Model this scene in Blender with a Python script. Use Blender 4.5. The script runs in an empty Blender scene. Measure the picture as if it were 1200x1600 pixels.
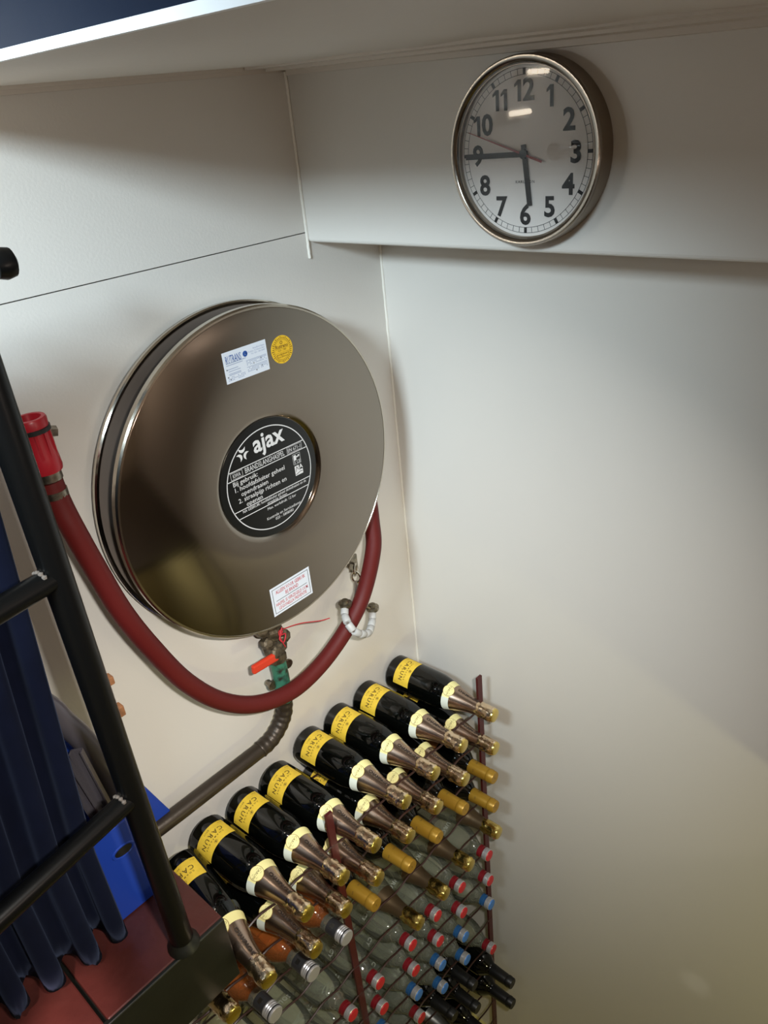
import bpy, math, random
from mathutils import Vector, Matrix, Quaternion
random.seed(7)
S = bpy.context.scene
COL = S.collection
U, FL = 0.3, 7.6                     # one modelling unit = 0.3 m; lower floor at z = 0

def W(x, y, z): return Vector((x*U, y*U, (z+FL)*U))

# ------------------------------------------------------------------ camera
YAW, PIT, ROL, FPX = 0.7871, 0.4825, -0.1055, 1201.4455
cf = Vector((math.sin(YAW)*math.cos(PIT), math.cos(YAW)*math.cos(PIT), -math.sin(PIT)))
cr = Vector((math.cos(YAW), -math.sin(YAW), 0)); cu = cr.cross(cf)
r2 = math.cos(ROL)*cr + math.sin(ROL)*cu; u2 = -math.sin(ROL)*cr + math.cos(ROL)*cu
cam = bpy.data.cameras.new('camera'); camo = bpy.data.objects.new('camera', cam); COL.objects.link(camo)
m = Matrix((r2, u2, -cf)).transposed().to_4x4(); m.translation = W(-3.9045, -3.6652, 1.6308)
camo.matrix_world = m
cam.sensor_fit = 'VERTICAL'; cam.sensor_height = 24; cam.lens = FPX/1600*24; cam.clip_start = .02
S.camera = camo

# ------------------------------------------------------------------ world, lamps, exposure
def lin(c):
    return tuple(((v/255)/12.92 if v/255 <= .04045 else ((v/255+.055)/1.055)**2.4) for v in c)
wd = bpy.data.worlds.new('sky'); S.world = wd; wd.use_nodes = True
bg = wd.node_tree.nodes['Background']; bg.inputs[0].default_value = (.72, .85, 1, 1); bg.inputs[1].default_value = 0.2
S.view_settings.view_transform = 'Standard'; S.view_settings.look = 'None'
S.view_settings.exposure = -0.22; S.view_settings.gamma = 1; S.view_settings.use_curve_mapping = False

def aim(o, loc, tgt):
    o.location = loc; o.rotation_mode = 'QUATERNION'
    o.rotation_quaternion = (tgt-loc).to_track_quat('-Z', 'Y')
def area(name, loc, tgt, sx, sy, power, col, spread=180):
    l = bpy.data.lights.new(name, 'AREA'); l.shape = 'RECTANGLE'; l.size = sx*U; l.size_y = sy*U
    l.energy = power; l.color = col; l.spread = math.radians(spread)
    o = bpy.data.objects.new(name, l); COL.objects.link(o); aim(o, loc, tgt); return o
def point(name, loc, power, col, rad_):
    l = bpy.data.lights.new(name, 'POINT'); l.energy = power; l.color = col; l.shadow_soft_size = rad_
    o = bpy.data.objects.new(name, l); COL.objects.link(o); o.location = loc; return o
area('hatch_daylight', W(-5.6, -2.2, 2.68), W(-1.0, .0, -.2), 1.2, .5, 5.5, (.74, .90, 1), 62)
point('upper_room_fill', W(-1.6, -6.4, .3), 6.5, (1, .82, .71), .06)  # added warm fill for the right wall and what the reel mirrors
point('lower_room_lamp', W(-1.7, -5.5, -3.2), 8.5, (1, .93, .46), .03)
area('rack_fill', W(-3.5, -3.9, 1.7), W(-1.5, -.5, -2.6), .25, .06, 5.2, (1, .96, .89), 75)  # added light near the camera, narrowed to brighten the rack
point('bottle_glint_light', W(-3.35, -.42, 1.62), .9, (1, .95, .88), .010)  # unseen point light, added for highlights on the bottles
sp = bpy.data.lights.new('floor_spot', 'SPOT'); sp.energy = 50; sp.color = (1, .78, .78); sp.spot_size = .26; sp.spot_blend = 1.0; sp.shadow_soft_size = .02
so = bpy.data.objects.new('floor_spot', sp); COL.objects.link(so); aim(so, W(-4.3, -1.9, -.3), W(-3.56, -.80, -2.2))

sp2 = bpy.data.lights.new('wall_spot', 'SPOT'); sp2.energy = 2.2; sp2.color = (1, .97, .86); sp2.spot_size = .085; sp2.spot_blend = .9; sp2.shadow_soft_size = .01  # added narrow light that makes the bright patch low on the right wall
so2 = bpy.data.objects.new('wall_spot', sp2); COL.objects.link(so2); aim(so2, W(-3.0, -3.2, -3.2), W(0, -2.63, -4.61))

# ------------------------------------------------------------------ materials
def mat(name, col, rough=.5, metal=0, spec=.5, noise=0, nscale=40, bump=0, bscale=60, coat=0, emit=None, estr=0, aniso=0):
    m = bpy.data.materials.new(name); m.use_nodes = True
    nt = m.node_tree; b = nt.nodes['Principled BSDF']; c = lin(col)
    b.inputs['Base Color'].default_value = (*c, 1); b.inputs['Roughness'].default_value = rough
    b.inputs['Metallic'].default_value = metal; b.inputs['Specular IOR Level'].default_value = spec
    b.inputs['Coat Weight'].default_value = coat; b.inputs['Anisotropic'].default_value = aniso
    if emit: b.inputs['Emission Color'].default_value = (*lin(emit), 1); b.inputs['Emission Strength'].default_value = estr
    if noise or bump:
        tc = nt.nodes.new('ShaderNodeTexCoord')
    if noise:
        n = nt.nodes.new('ShaderNodeTexNoise'); n.inputs['Scale'].default_value = nscale; n.inputs['Detail'].default_value = 6
        r = nt.nodes.new('ShaderNodeValToRGB')
        r.color_ramp.elements[0].color = (*[v*(1-noise) for v in c], 1); r.color_ramp.elements[1].color = (*[min(1, v*(1+noise)) for v in c], 1)
        r.color_ramp.elements[0].position = .35; r.color_ramp.elements[1].position = .65
        nt.links.new(tc.outputs['Object'], n.inputs['Vector']); nt.links.new(n.outputs['Fac'], r.inputs['Fac'])
        nt.links.new(r.outputs['Color'], b.inputs['Base Color'])
    if bump:
        n2 = nt.nodes.new('ShaderNodeTexNoise'); n2.inputs['Scale'].default_value = bscale; n2.inputs['Detail'].default_value = 4
        bp = nt.nodes.new('ShaderNodeBump'); bp.inputs['Strength'].default_value = bump; bp.inputs['Distance'].default_value = .002
        nt.links.new(tc.outputs['Object'], n2.inputs['Vector']); nt.links.new(n2.outputs['Fac'], bp.inputs['Height'])
        nt.links.new(bp.outputs['Normal'], b.inputs['Normal'])
    return m
def glass(name, tint, diff, dfac, rough=.03, ior=1.45, refr=.5):
    m = bpy.data.materials.new(name); m.use_nodes = True; nt = m.node_tree; nt.nodes.clear()
    N = nt.nodes.new; L = nt.links.new
    out = N('ShaderNodeOutputMaterial'); tr = N('ShaderNodeBsdfTransparent'); tr.inputs[0].default_value = (*lin(tint), 1)
    rf = N('ShaderNodeBsdfRefraction'); rf.inputs['Color'].default_value = (*lin(tint), 1); rf.inputs['IOR'].default_value = 1.33; rf.inputs['Roughness'].default_value = .0
    m0 = N('ShaderNodeMixShader'); m0.inputs[0].default_value = refr; L(tr.outputs[0], m0.inputs[1]); L(rf.outputs[0], m0.inputs[2])
    df = N('ShaderNodeBsdfDiffuse'); df.inputs[0].default_value = (*lin(diff), 1)
    m1 = N('ShaderNodeMixShader'); m1.inputs[0].default_value = dfac; L(m0.outputs[0], m1.inputs[1]); L(df.outputs[0], m1.inputs[2])
    gl = N('ShaderNodeBsdfGlossy'); gl.inputs['Roughness'].default_value = rough
    fr = N('ShaderNodeFresnel'); fr.inputs['IOR'].default_value = ior
    if False and dfac:
        tc = N('ShaderNodeTexCoord'); nz_ = N('ShaderNodeTexNoise'); nz_.inputs['Scale'].default_value = 38; nz_.inputs['Detail'].default_value = 2
        bp = N('ShaderNodeBump'); bp.inputs['Strength'].default_value = .35; bp.inputs['Distance'].default_value = .003
        L(tc.outputs['Object'], nz_.inputs['Vector']); L(nz_.outputs['Fac'], bp.inputs['Height'])
        for q_ in (gl, rf, fr): L(bp.outputs['Normal'], q_.inputs['Normal'])
    m2 = N('ShaderNodeMixShader'); L(fr.outputs[0], m2.inputs[0]); L(m1.outputs[0], m2.inputs[1]); L(gl.outputs[0], m2.inputs[2])
    L(m2.outputs[0], out.inputs[0]); return m

M = {}
M['wall'] = mat('cream_gloss_paint', (216, 212, 205), .38, spec=.5, bump=.10, bscale=220)
M['wall2'] = mat('cream_gloss_paint_smooth', (212, 208, 201), .30, spec=.5, bump=.05, bscale=9)
M['bead'] = mat('painted_weld', (232, 228, 218), .4, bump=.4, bscale=120)
M['ceil'] = mat('ceiling_paint', (212, 204, 194), .5, bump=.15, bscale=150)
M['lip'] = mat('white_edge_paint', (245, 245, 245), .35, bump=.4, bscale=60)
M['navy'] = mat('navy_paint', (18, 30, 48), .22, bump=.1, bscale=20)
M['dark_gap'] = mat('dark_gap', (40, 36, 32), .8)
M['deck'] = mat('deck_paint', (74, 68, 58), .5)
M['olive'] = mat('lower_floor_paint', (190, 180, 110), .5)
M['roomwall'] = mat('room_wall_paint', (190, 178, 160), .6)
M['red_floor'] = mat('red_floor_paint', (72, 33, 28), .36, noise=.25, nscale=9, bump=.5, bscale=45)
M['fascia'] = mat('black_green_paint', (15, 17, 12), .45, noise=.3, nscale=14, bump=.15, bscale=40)
M['steel'] = mat('brushed_steel', (152, 143, 132), .11, metal=1, bump=.012, bscale=30)
M['steel_rim'] = mat('polished_steel', (205, 196, 182), .16, metal=1)
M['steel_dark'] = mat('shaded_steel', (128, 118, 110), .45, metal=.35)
M['drum'] = mat('drum_black', (40, 32, 32), .5)
M['black_plate'] = mat('black_plate', (14, 16, 16), .35)
M['white_ink'] = mat('white_ink', (220, 220, 220), .5)
M['etched_ink'] = mat('etched_ink', (156, 162, 152), .6)
M['black_ink'] = mat('black_ink', (16, 18, 22), .5)
M['paper'] = mat('white_sticker', (225, 232, 242), .4)
M['blue_ink'] = mat('blue_ink', (36, 84, 160), .5)
M['grey_ink'] = mat('grey_ink', (150, 165, 195), .6)
M['yellow_sticker'] = mat('yellow_sticker', (236, 190, 40), .4)
M['brown_ink'] = mat('brown_ink', (120, 84, 20), .6)
M['red_ink'] = mat('red_ink', (190, 40, 52), .5)
M['dial'] = mat('dial_white', (238, 232, 226), .5)
M['clock_steel'] = mat('clock_steel', (146, 138, 128), .2, metal=1)
M['clock_side'] = mat('clock_side_steel', (150, 138, 124), .38, metal=1)
M['red_hand'] = mat('red_hand', (150, 30, 34), .4)
M['hose'] = mat('red_rubber', (90, 22, 20), .55, spec=.3, bump=.2, bscale=90)
M['nozzle'] = mat('red_plastic', (168, 30, 42), .35)
M['rubber'] = mat('black_rubber', (18, 18, 18), .5)
M['zinc'] = mat('zinc', (150, 142, 128), .35, metal=1, noise=.3, nscale=120)
M['grime'] = mat('grimy_brass', (96, 86, 70), .5, metal=.6, noise=.5, nscale=90, bump=.8, bscale=120)
M['lever'] = mat('red_lever', (206, 60, 36), .4)
M['bead_grey'] = mat('roller_grey', (186, 186, 184), .45)
M['rail'] = mat('black_gloss_paint', (9, 9, 9), .3, spec=.3, bump=.12, bscale=30)
M['velvet'] = mat('navy_velvet', (8, 12, 29), .9, spec=.1, noise=.12, nscale=30)
M['velvet'].node_tree.nodes['Principled BSDF'].inputs['Sheen Weight'].default_value = .12
M['velvet'].node_tree.nodes['Principled BSDF'].inputs['Sheen Tint'].default_value = (.25, .32, .55, 1)
M['blue_plastic'] = mat('blue_plastic', (26, 62, 160), .42, bump=.1, bscale=60)
M['dark_tube'] = mat('dark_grey_metal', (92, 88, 95), .3, metal=.35)
M['wood'] = mat('rusty_tab', (158, 108, 72), .7, noise=.3, nscale=60)
M['rack'] = mat('oxblood_metal', (70, 14, 16), .45, bump=.2, bscale=50)
M['wire'] = mat('oxblood_wire', (48, 24, 19), .45)
M['black_glass'] = mat('black_bottle_glass', (4, 5, 4), .04, spec=.45)
M['label'] = mat('yellow_label', (232, 196, 62), .55, noise=.06, nscale=90)
M['tan_label'] = mat('tan_label', (136, 88, 44), .6, noise=.15, nscale=60)
M['label_ink'] = mat('label_ink', (92, 72, 30), .6)
M['cream_band'] = mat('cream_band', (236, 228, 160), .45)
M['white_band'] = mat('white_band', (216, 224, 214), .45)
M['foil'] = mat('copper_foil', (172, 148, 130), .26, metal=1)
M['foil_ink'] = mat('foil_ink', (52, 42, 36), .5)
M['crumple'] = mat('crumpled_foil', (232, 208, 176), .16, metal=1, bump=.5, bscale=160)
M['gold'] = mat('gold_foil', (240, 214, 126), .18, metal=1, bump=.4, bscale=160)
M['brown_foil'] = mat('brown_foil', (118, 100, 76), .36, metal=.8)
M['capsule'] = mat('ochre_capsule', (166, 128, 42), .36, metal=.35)
M['silver'] = mat('silver_cap', (214, 214, 217), .28, metal=.7)
M['red_cap'] = mat('red_cap', (190, 36, 44), .4)
M['red_band'] = mat('red_band', (116, 18, 28), .4)
M['blue_cap'] = mat('blue_cap', (66, 124, 200), .4)
M['blue_band'] = mat('blue_band', (34, 84, 136), .4)
M['black_cap'] = mat('black_cap', (44, 44, 46), .4)
M['matt_black'] = mat('matt_black_capsule', (14, 14, 14), .4)
M['silver_foil'] = mat('silver_foil', (150, 150, 146), .3, metal=1)
M['clear'] = glass('clear_bottle_glass', (252, 255, 250), (226, 234, 214), .09, ior=1.6, refr=.85)
M['clear_champ'] = glass('clear_sparkling_glass', (250, 252, 238), (222, 226, 196), .10, ior=1.6, refr=.8)
M['rose'] = glass('rose_wine_glass', (250, 196, 140), (220, 130, 70), .18, ior=1.55, refr=.25)
M['cover_glass'] = glass('clock_cover_glass', (250, 250, 250), (255, 255, 255), 0, rough=.01, ior=1.4, refr=0)
M['tube_lamp'] = mat('lamp_tube', (255, 245, 225), .5, emit=(255, 238, 214), estr=34)

def pipe_paint():
    m = mat('green_flaked_pipe', (58, 54, 46), .45, metal=.4, bump=.5, bscale=80)
    nt = m.node_tree; b = nt.nodes['Principled BSDF']
    tc = nt.nodes.new('ShaderNodeTexCoord'); n = nt.nodes.new('ShaderNodeTexNoise'); n.inputs['Scale'].default_value = 22; n.inputs['Detail'].default_value = 3
    r = nt.nodes.new('ShaderNodeValToRGB'); e = r.color_ramp.elements
    e[0].position = .54; e[0].color = (*lin((70, 140, 116)), 1); e[1].position = .60; e[1].color = (*lin((56, 52, 46)), 1)
    nt.links.new(tc.outputs['Object'], n.inputs['Vector']); nt.links.new(n.outputs['Fac'], r.inputs['Fac']); nt.links.new(r.outputs['Color'], b.inputs['Base Color'])
    return m
M['pipe'] = mat('dark_pipe', (62, 54, 46), .4, metal=.5, bump=.3, bscale=60)
M['pipe_green'] = pipe_paint()

# ------------------------------------------------------------------ mesh helpers
def obj(name, verts, faces, material, parent=None, smooth=False, kind=None, auto=None):
    me = bpy.data.meshes.new(name); me.from_pydata([tuple(v) for v in verts], [], faces); me.validate(); me.update()
    mats = material if isinstance(material, (list, tuple)) else [material]
    for x in mats: me.materials.append(x)
    if smooth:
        me.polygons.foreach_set('use_smooth', [True]*len(me.polygons))
        try: me.set_sharp_from_angle(angle=math.radians(auto or 38))
        except Exception: pass
    o = bpy.data.objects.new(name, me); COL.objects.link(o)
    if parent: o.parent = parent
    if kind: o['kind'] = kind
    return o
def thing(name, label, cat, loc=(0, 0, 0), group=None):
    o = bpy.data.objects.new(name, None); COL.objects.link(o); o.location = loc; o.empty_display_size = .05
    o['label'] = label; o['category'] = cat
    if group: o['group'] = group
    return o
def tag(o, label, cat, group=None):
    o['label'] = label; o['category'] = cat
    if group: o['group'] = group
    return o
def rel(pts, root): return [Vector(p)-root.location for p in pts]
class MB:
    def __init__(s): s.v = []; s.f = []
    def add(s, v, f):
        k = len(s.v); s.v += [Vector(x) for x in v]; s.f += [[i+k for i in q] for q in f]; return s
def boxv(a, b):
    x0, y0, z0 = a; x1, y1, z1 = b
    v = [(x0, y0, z0), (x1, y0, z0), (x1, y1, z0), (x0, y1, z0), (x0, y0, z1), (x1, y0, z1), (x1, y1, z1), (x0, y1, z1)]
    return v, [[0, 3, 2, 1], [4, 5, 6, 7], [0, 1, 5, 4], [1, 2, 6, 5], [2, 3, 7, 6], [3, 0, 4, 7]]
def ubox(a, b):
    lo = [min(p, q) for p, q in zip(a, b)]; hi = [max(p, q) for p, q in zip(a, b)]
    v, f = boxv(lo, hi); return [W(*p) for p in v], f
def bevel(o, w, n=2):
    b = o.modifiers.new('bevel', 'BEVEL'); b.width = w; b.segments = n; b.limit_method = 'ANGLE'; return o
def bar(p, q, up, w, h):
    """oriented box from p to q, w across, h along up"""
    p = Vector(p); q = Vector(q); d = (q-p).normalized(); s = d.cross(Vector(up)).normalized(); u = s.cross(d)
    v = [p-s*w/2-u*h/2, p+s*w/2-u*h/2, p+s*w/2+u*h/2, p-s*w/2+u*h/2]; v += [x+(q-p) for x in v]
    return v, [[0, 3, 2, 1], [4, 5, 6, 7], [0, 1, 5, 4], [1, 2, 6, 5], [2, 3, 7, 6], [3, 0, 4, 7]]
def catmull(P, n=8, closed=False):
    P = [Vector(p) for p in P]; out = []
    for i in range(len(P)-1):
        p0 = P[max(i-1, 0)]; p1 = P[i]; p2 = P[i+1]; p3 = P[min(i+2, len(P)-1)]
        for k in range(n):
            t = k/n
            out.append(.5*((2*p1)+(p2-p0)*t+(2*p0-5*p1+4*p2-p3)*t*t+(3*p1-p0-3*p2+p3)*t**3))
    out.append(P[-1]); return out
def tube(P, r, n=12, caps=True):
    P = [Vector(p) for p in P]; rr = r if isinstance(r, (list, tuple)) else [r]*len(P)
    v = []; f = []; T0 = (P[1]-P[0]).normalized()
    N = T0.orthogonal().normalized()
    for i, p in enumerate(P):
        T = (P[min(i+1, len(P)-1)]-P[max(i-1, 0)]).normalized()
        N = (N-T*N.dot(T)).normalized(); B = T.cross(N)
        for k in range(n):
            a = 2*math.pi*k/n; v.append(p+(N*math.cos(a)+B*math.sin(a))*rr[i])
    for i in range(len(P)-1):
        for k in range(n):
            a = i*n+k; b = i*n+(k+1) % n; f.append([a, b, b+n, a+n])
    if caps: f.append(list(range(n))[::-1]); f.append([(len(P)-1)*n+k for k in range(n)])
    return v, f
def lathe(prof, n=28, a0=0, a1=None, cap=False):
    """prof: (s, r) along local +Z"""
    v = []; f = []; full = a1 is None; rng = 2*math.pi if full else a1-a0; cnt = n if full else n+1
    for s, r in prof:
        for k in range(cnt):
            a = a0+rng*k/n; v.append(Vector((r*math.cos(a), r*math.sin(a), s)))
    for i in range(len(prof)-1):
        for k in range(n):
            a = i*cnt+k; b = i*cnt+(k+1) % cnt; f.append([a, b, b+cnt, a+cnt])
    if full and cap:
        if prof[0][1] > 1e-6: f.append(list(range(cnt))[::-1])
        if prof[-1][1] > 1e-6: f.append([(len(prof)-1)*cnt+k for k in range(cnt)])
    return v, f
def xf(vf, M4): return [M4 @ Vector(x) for x in vf[0]], vf[1]
def frame(o, right, up):
    r = Vector(right).normalized(); u = Vector(up).normalized(); n = r.cross(u)
    m = Matrix((r, u, n)).transposed().to_4x4(); m.translation = o; return m
_tc = {}
def text(s, size=1.0, bold=.0, spacing=1.0, align='CENTER', res=2):
    key = (s, size, bold, spacing, align, res)
    if key in _tc: return _tc[key]
    cu = bpy.data.curves.new('t', 'FONT'); cu.body = s; cu.size = size; cu.offset = bold*size; cu.space_character = spacing
    cu.align_x = align; cu.resolution_u = res
    o = bpy.data.objects.new('t', cu); COL.objects.link(o)
    me = bpy.data.meshes.new_from_object(o.evaluated_get(bpy.context.evaluated_depsgraph_get()))
    v = [x.co.copy() for x in me.vertices]; f = [list(p.vertices) for p in me.polygons]
    bpy.data.objects.remove(o); bpy.data.curves.remove(cu); bpy.data.meshes.remove(me)
    _tc[key] = (v, f); return v, f
def fit(vf, w):
    xs = [p.x for p in vf[0]]; k = w/(max(xs)-min(xs)); return [Vector((p.x*k, p.y, p.z)) for p in vf[0]], vf[1]
def ring2(r0, r1, n=72, z=0):
    v = []; f = []
    for k in range(n):
        a = 2*math.pi*k/n; v += [Vector((r0*math.cos(a), r0*math.sin(a), z)), Vector((r1*math.cos(a), r1*math.sin(a), z))]
    for k in range(n):
        j = (k+1) % n; f.append([2*k, 2*k+1, 2*j+1, 2*j])
    return v, f
def rect2(x0, y0, x1, y1, z=0):
    return [Vector((x0, y0, z)), Vector((x1, y0, z)), Vector((x1, y1, z)), Vector((x0, y1, z))], [[0, 1, 2, 3]]
def shift(vf, x, y, z=0): return [p+Vector((x, y, z)) for p in vf[0]], vf[1]

# ================================================================== ROOM
ZS = 1.009
wl = obj('wall_left', *ubox((-6.6, .03, -FL), (0.06, .09, 3.2)), M['dark_gap'], kind='structure')
obj('panel', *ubox((-6.6, 0, -FL), (0.0, .03, ZS-.003)), M['wall'], wl)
obj('panel', *ubox((-6.6, 0, ZS+.003), (0.0, .03, 3.2)), M['wall'], wl)
obj('wall_right', *ubox((0, .03, -FL), (.06, -8.0, 3.2)), M['wall2'], kind='structure')
obj('wall_back', *ubox((-6.6, -8.0, -FL), (.06, -8.06, 3.2)), M['roomwall'], kind='structure')
obj('wall_far', *ubox((-6.66, .09, -FL), (-6.6, -8.06, 3.2)), M['roomwall'], kind='structure')
# boxed beam that carries the clock
v, f = ubox((-.634, 0, .952), (-.001, -7.99, 2.1))
bevel(obj('trim_1', v, f, M['wall'], kind='structure'), .006, 3)
def bead(name, pts, r):
    P = []
    for i, p in enumerate(catmull(pts, 24)):
        P.append(p+Vector((random.uniform(-1, 1), random.uniform(-1, 1), 0))*.0004)
    return obj(name, *tube(P, r, 8), M['bead'], smooth=True, kind='structure')
bead('trim_2', [W(-.004, -.004, z) for z in (-7.5, -5, -2.5, 0, .94)], .0028)
bead('trim_3', [W(-.637, -.004, z) for z in (.86, 1.2, 1.6, 1.87)], .0028)
# ceiling, a little out of level like the deck above it
def zc(x, y): return 1.887+.018*(x+.634)+.032*y*(x+2.85)/2.2
def XE(y): return -2.904-.08*y
def slab(name, x0, x1, y0, y1, dz, th, m, kind=None, n=6):
    v = []; f = []
    for k in range(n+1):
        y = y0+(y1-y0)*k/n
        a = x0(y) if callable(x0) else x0; b = x1(y) if callable(x1) else x1
        v += [W(a, y, zc(a, y)+dz), W(b, y, zc(b, y)+dz), W(b, y, zc(b, y)+dz+th), W(a, y, zc(a, y)+dz+th)]
    for k in range(n):
        o = 4*k; f += [[o+i, o+(i+1) % 4, o+4+(i+1) % 4, o+4+i] for i in range(4)]
    f += [[3, 2, 1, 0], [4*n+i for i in range(4)]]
    return obj(name, v, f, m, kind=kind)
slab('ceiling', lambda y: XE(y)+.01, -.02, -.001, -4.6, .0, .10, M['ceil'], kind='structure')
slab('ceiling', -6.59, -.02, -4.6, -7.99, .0, .10, M['ceil'], kind='structure')
slab('trim_4', lambda y: XE(y)+.002, lambda y: XE(y)+.24-.06*y, -.001, -4.6, -.012, .012, M['ceil'], kind='structure')   # plate along the hatch edge
slab('trim_5', -2.9, -.64, -.001, -.075, -.016, .016, M['ceil'], kind='structure')           # mouldings on the wall heads
slab('trim_6', -2.9, -.64, -.001, -.04, -.035, .019, M['ceil'], kind='structure')
slab('trim_7', -.98, -.634, -.08, -4.6, -.014, .014, M['ceil'], kind='structure')
slab('trim_8', -.84, -.634, -.08, -4.6, -.028, .014, M['ceil'], kind='structure')
slab('trim_9', -.70, -.634, -.08, -4.6, -.052, .024, M['ceil'], kind='structure')
# hatch coaming: white lip, navy panel above
slab('trim_10', lambda y: XE(y)-.02, XE, -.001, -4.6, -.013, .026, M['lip'], kind='structure')
slab('trim_11', lambda y: XE(y)-.012, lambda y: XE(y)+.03, -.001, -4.6, .013, 1.3, M['navy'], kind='structure')
# floors
fl = obj('floor', *ubox((-6.59, -.90, -2.70), (-2.77, -.002, -2.25)), M['fascia'], kind='structure')
bevel(obj('plank', *ubox((-3.440, -.925, -2.25), (-2.74, -.004, -2.20)), M['red_floor'], fl), .003)
bevel(obj('plank', *ubox((-6.59, -.925, -2.25), (-3.460, -.004, -2.20)), M['red_floor'], fl), .003)
bevel(obj('fascia_board', *ubox((-6.59, -.945, -2.70), (-2.74, -.910, -2.205)), M['fascia'], fl), .002)
bevel(obj('fascia_board', *ubox((-2.77, -.908, -2.70), (-2.74, -.004, -2.252)), M['fascia'], fl), .002)
obj('floor', *ubox((-6.59, -7.99, -2.42), (-.002, -3.55, -2.30)), M['deck'], kind='structure')
obj('trim_12', *tube([W(-.16, -3.62, -FL), W(-.16, -3.62, -2.42)], .017, 16), M['wall'], smooth=True, kind='structure')   # stanchion under the stair deck
obj('floor', *ubox((-6.6, -8.0, -FL-.05), (.06, .05, -FL)), M['olive'], kind='structure')

# ================================================================== CLOCK
CY, CZ, CR, CX, CD = -1.5941, 1.3888, .3869*U, -.634, .1149*U
ck = thing('wall_clock', 'round steel wall clock with black numerals on the white beam', 'clock', W(CX, CY, CZ))
cm = frame(Vector((0, 0, 0)), (0, -1, 0), (0, 0, 1))     # local x right, y up, z out of the wall
def cl(name, vf, m, smooth=False, parent=None): return obj(name, *xf(vf, cm), m, parent or ck, smooth)
cl('case', lathe([(.0, CR*.97), (.001, CR), (CD*.80, CR), (CD*.82, CR*.985), (CD*.82, CR*.9), (.0, CR*.9)], 96), M['clock_side'], True)
cl('bezel', lathe([(CD*.80, CR*.99), (CD*.83, CR*1.0), (CD*.93, CR*1.0), (CD*1.0, CR*.985), (CD*1.0, CR*.955), (CD*.94, CR*.925), (CD*.80, CR*.905), (CD*.62, CR*.905)], 96), M['clock_steel'], True)
dz = CD*.64
cl('dial', lathe([(dz-.002, CR*.91), (dz, CR*.91), (dz, .0)], 72), M['dial'])
mb = MB()
for r_ in (.80, .862): mb.add(*ring2(CR*r_-.0003, CR*r_+.0003, 96, dz+.0004))
for k in range(60):
    a = 2*math.pi*k/60; w_ = .0022 if k % 5 == 0 else .0003
    d = Vector((math.sin(a), math.cos(a), 0)); s_ = Vector((d.y, -d.x, 0))
    p0 = d*CR*.80; p1 = d*CR*.862; z = Vector((0, 0, dz+.0005))
    mb.add([p0-s_*w_+z, p1-s_*w_+z, p1+s_*w_+z, p0+s_*w_+z], [[0, 3, 2, 1]])
cl('minute_track', (mb.v, mb.f), M['black_ink'])
for h in range(1, 13):
    a = 2*math.pi*h/12; H = CR*.215; mbn = MB(); x = 0
    for ch in str(h):
        if ch == '1':
            w_ = H*.21
            mbn.add(*rect2(x+H*.20, 0, x+H*.20+w_, H)); mbn.add([Vector((x+H*.21, H, 0)), Vector((x, H*.80, 0)), Vector((x, H*.66, 0)), Vector((x+H*.21, H*.78, 0))], [[0, 1, 2, 3]])
            x += H*.52
        else:
            g_ = text(ch, H/.70, .030, 1, 'LEFT', 3); xs = [p.x for p in g_[0]]; ys = [p.y for p in g_[0]]
            mbn.add(*shift(g_, x-min(xs), -min(ys))); x += max(xs)-min(xs)+H*.10
    t = (mbn.v, mbn.f); ys = [p.y for p in t[0]]; xs = [p.x for p in t[0]]
    rr = CR*.655
    t = shift(t, math.sin(a)*rr-(min(xs)+max(xs))/2, math.cos(a)*rr-(min(ys)+max(ys))/2, dz+.0006)
    cl('numeral', t, M['black_ink'])
cl('lettering', shift(text('KARLSSON', CR*.045, .0, 1.25), 0, -CR*.31, dz+.0006), M['black_ink'])
def hand(a, l0, l1, w0, w1, z, th):
    d = Vector((math.sin(a), math.cos(a), 0)); s_ = Vector((d.y, -d.x, 0)); zz = Vector((0, 0, z)); t_ = Vector((0, 0, th))
    b = [d*-l0-s_*w0, d*-l0+s_*w0, d*l1+s_*w1, d*l1-s_*w1]
    return [p+zz for p in b]+[p+zz+t_ for p in b], [[0, 1, 2, 3][::-1], [4, 5, 6, 7], [0, 1, 5, 4], [1, 2, 6, 5], [2, 3, 7, 6], [3, 0, 4, 7]]
def rad(d): return math.radians(d)
cl('hour_hand', hand(rad(173), CR*.10, CR*.56, CR*.032, CR*.032, dz+.0015, .0008), M['black_ink'])
mb = MB().add(*hand(rad(269.5), CR*.05, CR*.82, CR*.03, CR*.03, dz+.003, .0008))
c9 = lathe([(dz+.003, .085*CR), (dz+.0037, .085*CR), (dz+.0037, 0)], 24)
cl('minute_hand', (mb.v, mb.f), M['black_ink'])
cl('second_hand', hand(rad(289), CR*.26, CR*.80, CR*.014, CR*.003, dz+.0048, .0005), M['red_hand'])
cl('hub', lathe([(dz+.001, CR*.05), (dz+.0055, CR*.05), (dz+.006, 0)], 24), M['black_ink'])
cl('glass', lathe([(CD*.90, CR*.93), (CD*.905, CR*.93), (CD*.905, 0)], 72), M['cover_glass'])

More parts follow.
